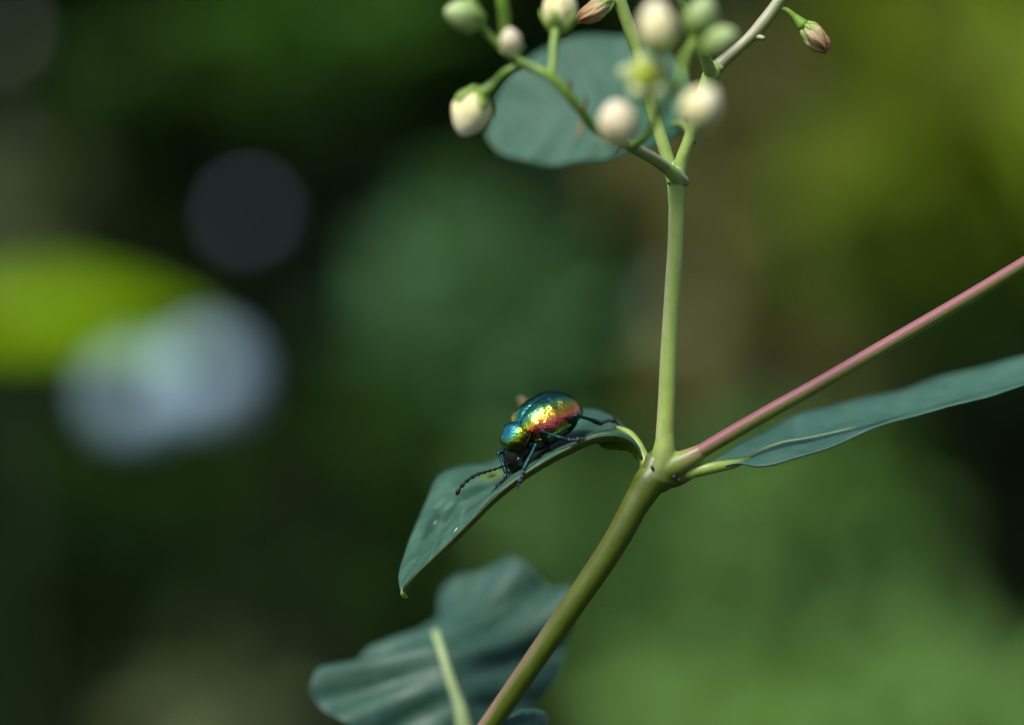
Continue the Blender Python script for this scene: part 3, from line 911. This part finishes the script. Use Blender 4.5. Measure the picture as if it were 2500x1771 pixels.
tube('petiole', rel([(1150, 1830, 17.5), (1160, 1870, 16), (1190, 1920, 12)]) + [stem_pt], [.0011, .0009, .0009, .0009], M['petiole'], lower_leaf, 20, 12)

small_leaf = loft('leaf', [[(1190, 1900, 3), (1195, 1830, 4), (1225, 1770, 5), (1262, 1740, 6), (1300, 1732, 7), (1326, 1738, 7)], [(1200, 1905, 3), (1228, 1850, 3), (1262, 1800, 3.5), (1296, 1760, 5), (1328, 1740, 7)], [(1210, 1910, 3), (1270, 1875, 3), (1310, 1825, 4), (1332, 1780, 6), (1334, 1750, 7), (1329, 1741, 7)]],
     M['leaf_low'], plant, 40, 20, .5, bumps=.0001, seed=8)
tube('petiole', rel([(1200, 1905, 3), (1170, 1930, 4)]) + [stem_pt], [.0005, .0006, .0007], M['petiole'], small_leaf, 12, 10)

topM = [(1672, 302, 9), (1640, 303, 14), (1560, 280, 20), (1400, 250, 25), (1280, 272, 26), (1188, 335, 25)]
top_leaf = loft('leaf', [[(1672, 300, 9), (1690, 250, 14), (1668, 170, 20), (1610, 112, 24), (1518, 86, 27), (1440, 87, 28), (1365, 104, 28), (1290, 142, 28), (1228, 210, 28), (1196, 280, 27), (1187, 333, 25)],
     topM, [(1672, 305, 9), (1640, 338, 13), (1600, 354, 16), (1535, 374, 19), (1440, 396, 21), (1343, 404, 22), (1262, 390, 23), (1212, 366, 24), (1188, 337, 25)]],
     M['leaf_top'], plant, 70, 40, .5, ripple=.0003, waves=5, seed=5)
top_leaf['label'] = 'rounded pale green leaf hanging behind the flower buds'
tube('petiole', rel([(1655, 432, .5), (1668, 380, 2.2), (1683, 335, 4.5), (1672, 303, 9), (1640, 303, 14)]), [.0005, .00045, .00042, .0004, .0002], M['petiole'], top_leaf, 24, 10)

# ------------------------------------------------------------------ the beetle
bf = Vector((-.77, -.45, -.45)).normalized()
bu = Vector((-.263, -.42, .87)); bu = (bu - bf * bu.dot(bf)).normalized()
bl = bu.cross(bf)
rotm = Matrix((bf, bl, bu)).transposed()
mm = .001
ELC = Vector((-1.5, 0, 3.2)) * mm
BO = W(1329, 1004, 2.0) - rotm @ ELC
beetle = empty('leaf_beetle', BO)
beetle.matrix_world = Matrix.Translation(BO) @ rotm.to_4x4()
tag(beetle, 'iridescent green, gold and red leaf beetle walking down an arching leaf', 'beetle')
inv = (Matrix.Translation(BO) @ rotm.to_4x4()).inverted()
def BL(px, py, d):
    return inv @ W(px, py, d)

def r1(x, y, d):        # pixel in the close-up crop used to read the beetle
    return BL(1080 + x / 4.777, 920 + y / 4.777, d)

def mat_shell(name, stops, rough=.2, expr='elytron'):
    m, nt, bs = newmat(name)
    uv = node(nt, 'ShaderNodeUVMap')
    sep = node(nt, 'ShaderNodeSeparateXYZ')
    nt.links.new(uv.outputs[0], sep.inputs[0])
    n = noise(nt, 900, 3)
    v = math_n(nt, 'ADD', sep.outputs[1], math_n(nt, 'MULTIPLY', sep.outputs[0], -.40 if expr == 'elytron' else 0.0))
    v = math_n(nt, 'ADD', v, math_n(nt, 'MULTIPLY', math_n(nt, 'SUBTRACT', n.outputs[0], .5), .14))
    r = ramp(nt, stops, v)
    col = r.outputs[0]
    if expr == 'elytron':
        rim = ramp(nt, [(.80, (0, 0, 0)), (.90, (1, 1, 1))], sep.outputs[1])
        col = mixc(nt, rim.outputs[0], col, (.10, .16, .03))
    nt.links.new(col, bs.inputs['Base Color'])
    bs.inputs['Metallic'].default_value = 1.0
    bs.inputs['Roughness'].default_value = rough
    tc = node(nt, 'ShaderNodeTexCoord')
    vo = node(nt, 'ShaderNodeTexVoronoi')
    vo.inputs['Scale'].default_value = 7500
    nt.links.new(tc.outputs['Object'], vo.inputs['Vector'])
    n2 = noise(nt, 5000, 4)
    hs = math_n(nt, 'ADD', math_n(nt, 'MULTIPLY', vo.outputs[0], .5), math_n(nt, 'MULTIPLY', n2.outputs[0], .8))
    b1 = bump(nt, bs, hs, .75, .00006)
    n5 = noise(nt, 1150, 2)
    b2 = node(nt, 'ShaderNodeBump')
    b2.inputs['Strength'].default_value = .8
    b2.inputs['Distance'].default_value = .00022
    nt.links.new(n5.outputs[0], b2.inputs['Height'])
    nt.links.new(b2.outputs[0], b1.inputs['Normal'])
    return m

M['elytron'] = mat_shell('iridescent_wing_case', [(0.0, (.04, .20, .15)), (.06, (.12, .36, .15)), (.19, (.32, .50, .12)), (.28, (.66, .50, .07)), (.38, (.80, .36, .06)), (.50, (.85, .20, .09)), (.62, (.82, .08, .14)), (.76, (.34, .04, .03)), (1.0, (.06, .04, .02))], .2)  # view-dependent sheen and reflections baked in as fixed colours
M['pronotum'] = mat_shell('iridescent_neck_shield', [(0.0, (.05, .26, .38)), (.17, (.06, .36, .26)), (.32, (.24, .40, .03)), (.42, (.16, .16, .012)), (.55, (.05, .045, .01)), (1.0, (.015, .02, .01))], .24, 'p')  # mirrored sky on the crown baked into a fixed colour ramp
M['scutellum'] = mat_simple('scutellum_blue', (.03, .16, .36), .25, .2, 3000); 
M['scutellum'].node_tree.nodes['Principled BSDF'].inputs['Metallic'].default_value = 1
M['b_dark'] = mat_simple('beetle_underside_black', (.012, .014, .014), .35, .3, 3000, .6, .3)
M['b_leg'] = mat_simple('beetle_leg_teal', (.007, .042, .044), .38, .4, 3000, .6, .3)
M['b_leg'].node_tree.nodes['Principled BSDF'].inputs['Metallic'].default_value = .85
M['b_tarsus'] = mat_simple('beetle_foot_greyblue', (.012, .014, .02), .55, .4, 5000, .6, .4)
M['b_ant'] = mat_simple('antenna_black', (.005, .004, .004), .55, .3, 5000, .3)
M['b_eye'] = mat_simple('beetle_eye_black', (.006, .006, .007), .12, .2, 3000, .7)
M['b_head'] = mat_simple('beetle_head_dark', (.012, .018, .008), .35, .5, 4000, .6, .4)
M['b_head'].node_tree.nodes['Principled BSDF'].inputs['Metallic'].default_value = .7

# wing cases
def elytron(side):
    V, F, uv = [], [], []
    n, m = 56, 30
    xa, xb = 2.1, -5.2
    for i in range(n):
        s = -1 + 2 * i / (n - 1)
        s = math.sin(s * math.pi / 2)
        x = (xa + xb) / 2 - s * (xa - xb) / 2
        e = abs(s)
        w = 2.95 * max(1 - e ** (3.8 if s < 0 else 2.3), 0) ** (.5)
        w *= 1.0 + .04 * s
        h = 2.5 * max(1 - e ** (2.6 if s < 0 else 2.1), 0) ** .5
        mz = 2.15 + .10 * s - (.25 * (e ** 4) if s > 0 else -.05)
        for j in range(m):
            th = (j / (m - 7)) * (math.pi / 2)
            if j <= m - 7:
                y = w * math.sin(th) ** .90
                z = mz + h * max(math.cos(th), 0) ** .86
                # shoulder knob, a dent behind it and slight unevenness
                y += .16 * math.exp(-((x - 1.0) ** 2) / .25 - ((th - .85) ** 2) / .08)
                z += .12 * math.exp(-((x - 1.0) ** 2) / .25 - ((th - .85) ** 2) / .08) - .07 * math.exp(-((x + .1) ** 2) / .3 - ((th - .8) ** 2) / .1)
                z += .025 * math.sin(x * 2.3 + th * 3) * math.sin(th * 2)
                if j == 0: y = .03; z -= .07
                if j == 1: z += .0
                v = .94 * j / (m - 7)
            else:
                k = j - (m - 7)
                dy, dz = ((.05, -.05), (.13, -.12), (.14, -.26), (.02, -.36), (-.3, -.40), (-.7, -.30))[k - 1]
                f = min(1, w / .8)
                y = max(w + dy * f, 0); z = mz + dz * f
                v = .95 + .05 * k / 6
            V.append(Vector((x, side * y, z)) * mm)
            uv.append((i / (n - 1), v))
    for i in range(n - 1):
        for j in range(m - 1):
            q = (i * m + j, i * m + j + 1, (i + 1) * m + j + 1, (i + 1) * m + j)
            F.append(q if side > 0 else q[::-1])
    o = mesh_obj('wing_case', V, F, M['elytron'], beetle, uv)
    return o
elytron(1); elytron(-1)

# neck shield
def pronotum():
    c = Vector((2.38, 0, 2.22)); a = Vector((.74, 0, -.67)).normalized(); b = Vector((.67, 0, .74)).normalized()
    V, F, uv = [], [], []
    n, m = 34, 44
    for i in range(n):
        s = math.sin((-1 + 2 * i / (n - 1)) * math.pi / 2)
        w = 1.78 * max(1 - abs(s) ** 3.2, 0) ** .5 * (1 - .10 * s)
        h = 1.42 * max(1 - abs(s) ** 3.0, 0) ** .5
        for j in range(m):
            th = -1.85 + 3.7 * j / (m - 1)
            y = w * math.sin(th); z = h * math.cos(th)
            edge = max(0, abs(th) - 1.62)
            V.append((c + a * (s * 1.55) + Vector((0, y * (1 + .12 * math.exp(-((abs(th) - 1.6) / .08) ** 2)), 0)) + b * z) * mm)
            # 0 on the crown, blue for the mirrored sky, 1 at the side margins and front
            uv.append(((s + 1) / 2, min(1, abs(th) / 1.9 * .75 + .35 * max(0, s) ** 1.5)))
    for i in range(n - 1):
        for j in range(m - 1):
            F.append((i * m + j, (i + 1) * m + j, (i + 1) * m + j + 1, i * m + j + 1))
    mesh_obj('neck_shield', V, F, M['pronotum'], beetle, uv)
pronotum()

# scutellum: small blue triangle between the wing cases
v = [Vector(p) * mm for p in ((1.85, .42, 3.36), (1.85, -.42, 3.36), (.95, 0, 4.20), (1.55, 0, 3.95), (1.8, .0, 3.2))]
o = mesh_obj('scutellum', v, [(0, 3, 2), (3, 1, 2), (0, 1, 3), (0, 2, 4), (1, 4, 2), (0, 4, 1)], M['scutellum'], beetle)
md = o.modifiers.new('round', 'SUBSURF'); md.levels = 2; md.render_levels = 2

# body: abdomen, thorax and head as one continuous dark surface
def body():
    sec = [(-4.85, 1.55, .15, .12), (-4.5, 1.45, 1.1, .42), (-3.6, 1.25, 1.9, .72), (-2.2, 1.15, 2.25, .95), (-.6, 1.1, 2.2, 1.05), (.8, 1.15, 1.95, 1.1), (1.8, 1.25, 1.55, 1.1), (2.5, 1.1, 1.4, 1.15), (2.95, .75, 1.3, 1.05), (3.3, .35, 1.24, .98), (3.5, -.15, 1.12, .85), (3.6, -.60, .85, .62), (3.62, -.9, .45, .35), (3.6, -1.0, .1, .08)]
    P = catmull([Vector((s[0], 0, s[1])) for s in sec], 44)
    # radii follow the same arc length
    L = [0]
    for a, b in zip(sec, sec[1:]): L.append(L[-1] + math.hypot(b[0] - a[0], b[1] - a[1]))
    ts = np.linspace(0, L[-1], 44)
    RY = np.interp(ts, L, [s[2] for s in sec]); RZ = np.interp(ts, L, [s[3] for s in sec])
    V, F = [], []
    ns = 28
    for i in range(44):
        t = (P[min(i + 1, 43)] - P[max(i - 1, 0)]).normalized()
        nz = Vector((-t.z, 0, t.x))
        for k in range(ns):
            an = 2 * math.pi * k / ns
            V.append((P[i] + Vector((0, RY[i] * math.cos(an), 0)) + nz * (RZ[i] * math.sin(an))) * mm)
    for i in range(43):
        for k in range(ns):
            k2 = (k + 1) % ns
            F.append((i * ns + k, i * ns + k2, (i + 1) * ns + k2, (i + 1) * ns + k))
    F.append(tuple(range(ns))); F.append(tuple(reversed([43 * ns + k for k in range(ns)])))
    o = mesh_obj('body', V, F, M['b_dark'], beetle)
    o.data.materials.append(M['b_head'])
    for p in o.data.polygons:
        if p.center.x > 2.75 * mm: p.material_index = 1
    return o
bdy = body()

def ellipsoid(name, c, rad, mat, parent, ns=20, n=12):
    V, F = [], []
    for i in range(n + 1):
        t = math.pi * i / n
        for k in range(ns):
            an = 2 * math.pi * k / ns
            V.append(Vector((c[0] + rad[0] * math.sin(t) * math.cos(an), c[1] + rad[1] * math.sin(t) * math.sin(an), c[2] + rad[2] * math.cos(t))) * mm)
    for i in range(n):
        for k in range(ns):
            k2 = (k + 1) % ns
            F.append((i * ns + k, (i + 1) * ns + k, (i + 1) * ns + k2, i * ns + k2))
    return mesh_obj(name, V, F, mat, parent)
for s in (1, -1):
    ellipsoid('eye', (3.42, s * 1.12, .35), (.42, .30, .55), M['b_eye'], bdy)
    ellipsoid('mandible', (3.75, s * .26, -1.0), (.22, .22, .38), M['b_dark'], bdy, 12, 8)
    p = [Vector((3.6, s * .5, -.85)) * mm, Vector((3.95, s * .62, -1.05)) * mm, Vector((4.05, s * .45, -1.35)) * mm]
    V, F = tube_geo(catmull(p, 8), interp([.00009, .00013, .00008], 8), 8)
    mesh_obj('palp', V, F, M['b_dark'], bdy)

# antennae: eleven beads, thicker towards the tip
def antenna(path, flip=False):
    P = catmull(path, 200)
    L = [0]
    for a, b in zip(P, P[1:]): L.append(L[-1] + (b - a).length)
    lens = np.array([1.3, .7, 1, 1, 1, 1, 1.1, 1.15, 1.2, 1.2, 1.5]); cum = np.concatenate([[0], np.cumsum(lens)]) / lens.sum() * L[-1]
    gs = []
    for k in range(11):
        ss = np.linspace(cum[k], cum[k + 1] * .998, 7)
        pts = [P[min(int(np.searchsorted(L, s)), 199)] for s in ss]
        pts = [Vector([np.interp(s, L, [q[c] for q in P]) for c in range(3)]) for s in ss]
        r = (.105 + .009 * k) * mm
        gs.append(tube_geo(pts, [r * .45, r * .7, r * .92, r * 1.1, r * 1.22, r * 1.15, r * .6], 9))
    V, F = join_geo(gs)
    return mesh_obj('antenna', V, F, M['b_ant'], beetle)
antenna([r1(800, 1000, .2), r1(755, 1022, -.2), r1(700, 1048, -.5), r1(600, 1085, -.8), r1(500, 1113, -1), r1(430, 1132, -1), r1(370, 1160, -1), r1(310, 1195, -1), r1(250, 1250, -1), r1(205, 1300, -1), r1(165, 1378, -1)])
antenna([Vector(p) * mm for p in ((3.5, .75, -.1), (3.1, 1.35, -.35), (2.2, 1.7, -.1), (1.2, 1.75, .25), (.2, 1.9, .35))])

# legs: femur and tibia in one mesh, four-beaded foot under it
def leg(hip, knee, ankle, foot, fem=.36, tib=(.15, .17, .25), bend=None):
    kn = Vector(knee)
    g1 = tube_geo(catmull([hip, (Vector(hip) + kn) / 2, kn], 14), [r * mm for r in interp([fem * .7, fem, fem * .95, fem * .55], 14)], 12)
    mid = (kn + Vector(ankle)) / 2 + (Vector(bend) * mm if bend else Vector((0, 0, 0)))
    g2 = tube_geo(catmull([kn, mid, ankle], 18), [r * mm for r in interp([tib[0] * 1.25, tib[0], tib[1], tib[2], tib[2] * .9], 18)], 12)
    V, F = join_geo([g1, g2])
    o = mesh_obj('leg', V, F, M['b_leg'], beetle)
    a = Vector(ankle); path = foot if isinstance(foot, list) else [foot]
    P = catmull([a] + path, 60)
    gs = []
    for k, (s0, s1, r) in enumerate(((0, .28, .20), (.28, .5, .20), (.5, .78, .27), (.76, 1.0, .12))):
        pts = [P[min(59, int(59 * (s0 + (s1 - s0) * q / 6)))] for q in range(7)]
        pts = [p + Vector((1e-7, 0, 0)) * q for q, p in enumerate(pts)]
        gs.append(tube_geo(pts, [r * mm * x for x in (.5, .75, .95, 1.08, 1.1, .95, .5)], 9))
    e = P[-1]; dr = (P[-1] - P[-6]).normalized()
    for sgn in (1, -1):
        side = dr.cross(Vector((0, 0, 1))).normalized() * sgn
        gs.append(tube_geo(catmull([e, e + dr * .12 * mm + side * .08 * mm, e + dr * .14 * mm + side * .14 * mm - Vector((0, 0, .12 * mm))], 6), interp([.00006, .00005, .00002], 6), 6))
    V, F = join_geo(gs)
    mesh_obj('foot', V, F, M['b_tarsus'], o)
    return o
h = lambda x, y, z: Vector((x, y, z)) * mm
leg(h(1.9, 1.0, .9), r1(1095, 792, -2.0), r1(948, 1085, -2.9), [r1(935, 1150, -3.1), r1(905, 1220, -3.4), r1(878, 1292, -3.4)], .34)
leg(h(.2, 1.5, .7), r1(1160, 637, -1.9), r1(1450, 735, -2.2), [r1(1520, 742, -2.3), r1(1585, 735, -2.2), r1(1650, 718, -2.1)], .36, bend=(.0, .1, -.08))
leg(h(-2.6, 1.5, .8), r1(1562, 457, -.4), r1(1845, 550, 1.8), [r1(1900, 520, 2.4), r1(1990, 510, 3.0), r1(2075, 572, 3.4)], .46, bend=(0, .1, .12))
leg(h(2.3, -1.0, .7), r1(652, 890, 1.4), r1(745, 1125, .6), [r1(715, 1205, .3), r1(660, 1260, .1), r1(590, 1335, 0)], .34, bend=(0, .1, -.1))
# far-side legs, mostly behind the body
leg(h(.2, -1.5, .7), h(.9, -3.0, 1.0), h(1.5, -3.9, -.5), [h(1.7, -4.2, -.75), h(1.9, -4.6, -.85)], .36)
leg(h(-2.4, -1.5, .8), h(-3.2, -2.8, 1.2), h(-3.8, -3.6, -.1), [h(-4.1, -3.9, -.3), h(-4.5, -4.2, -.4)], .42)

# ------------------------------------------------------------------ blurred things beyond the plant
M['glow_leaf'] = mat_bgleaf('glow_leaf', (.28, .52, .002), .5, .6, (.50, .92, .002))
M['blossom'] = mat_simple('blossom_bluewhite', (.54, .76, .97), .6, .06, 80)  # blue-white tint takes the place of sky seen through leaves
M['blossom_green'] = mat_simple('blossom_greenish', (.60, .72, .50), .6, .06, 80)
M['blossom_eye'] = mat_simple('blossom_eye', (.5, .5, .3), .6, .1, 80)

def big_leaf(parent, root, tip_, width, mat, normal=(0, -.5, .85), name='leaf'):
    a, b = Vector(root), Vector(tip_)
    ax = (b - a); nz = Vector(normal); nz = (nz - ax * nz.dot(ax) / ax.length_squared).normalized(); ay = nz.cross(ax.normalized())
    V, F = [], []
    n, m = 16, 7
    for i in range(n):
        t = i / (n - 1)
        w = width * math.sin(math.pi * t ** .85) ** .8 * .5 + .0006
        for j in range(m):
            s = -1 + 2 * j / (m - 1)
            V.append(a + ax * t + ay * (s * w) + nz * (abs(s) * w * .25 - .25 * ax.length * (t - .3) ** 2))
    for i in range(n - 1):
        for j in range(m - 1):
            F.append((i * m + j, (i + 1) * m + j, (i + 1) * m + j + 1, i * m + j + 1))
    return mesh_obj(name, V, F, mat, parent)

gc = W(190, 848, 1000)
gb = Vector((gc.x - .12, gc.y + .02, 0))
gl = empty('leafy_plant', gb)
tag(gl, 'plant with a bright yellow-green translucent leaf beside the pale blossoms', 'plant')
c = gc - gb
big_leaf(gl, c + Vector((-.075, .0, .010)), c + Vector((.056, -.01, .016)), .042, M['glow_leaf'], (0, -.55, .85))
tube('stem', [Vector((0, 0, -.01)), Vector((.02, 0, .4)), c + Vector((-.085, .005, 0))], [.0022, .0016, .0010], M['herb_stem'], gl, 16, 8)

def standin_blossom(px, py, d, r, label, n=26, seed=1, mat='blossom'):  # made-up flower heads standing in for a sky gap and small glints
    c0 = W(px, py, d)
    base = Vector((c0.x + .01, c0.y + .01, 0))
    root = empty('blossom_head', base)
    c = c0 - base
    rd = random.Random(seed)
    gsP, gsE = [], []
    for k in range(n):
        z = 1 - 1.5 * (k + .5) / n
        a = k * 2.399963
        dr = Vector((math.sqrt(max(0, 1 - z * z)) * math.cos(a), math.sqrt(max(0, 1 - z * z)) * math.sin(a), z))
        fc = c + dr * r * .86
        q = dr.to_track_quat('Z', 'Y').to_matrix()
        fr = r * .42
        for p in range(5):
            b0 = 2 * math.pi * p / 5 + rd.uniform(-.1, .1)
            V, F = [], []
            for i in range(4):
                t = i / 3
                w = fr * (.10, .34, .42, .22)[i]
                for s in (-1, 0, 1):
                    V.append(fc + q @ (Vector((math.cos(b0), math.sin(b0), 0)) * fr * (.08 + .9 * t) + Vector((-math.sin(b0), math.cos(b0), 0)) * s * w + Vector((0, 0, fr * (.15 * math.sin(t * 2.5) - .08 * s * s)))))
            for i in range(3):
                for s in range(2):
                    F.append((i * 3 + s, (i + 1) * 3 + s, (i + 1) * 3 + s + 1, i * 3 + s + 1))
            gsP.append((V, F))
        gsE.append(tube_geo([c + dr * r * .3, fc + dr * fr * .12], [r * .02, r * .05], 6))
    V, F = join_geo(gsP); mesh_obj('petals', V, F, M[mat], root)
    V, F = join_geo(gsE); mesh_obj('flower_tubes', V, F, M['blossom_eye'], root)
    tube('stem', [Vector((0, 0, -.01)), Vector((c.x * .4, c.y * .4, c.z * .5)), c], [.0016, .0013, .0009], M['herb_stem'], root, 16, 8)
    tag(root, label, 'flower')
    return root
standin_blossom(335, 965, 1000, .0158, 'pale blue-white blossom head nearest the yellow-green leaf, larger of two', 26, 1)
standin_blossom(505, 928, 1000, .0158, 'pale blue-white blossom head beside the larger one, away from the yellow-green leaf', 26, 2)
standin_blossom(605, 525, 1000, .0056, 'tiny pale blossom glinting against the darkest foliage', 9, 3)
standin_blossom(0, 85, 1000, .0068, 'small dim blossom above the bright yellow-green leaf', 9, 4, 'blossom_green')
standin_blossom(1275, 520, 1150, .0042, 'faint small blossom in front of the blue-green plant beside the upright stem', 9, 5)
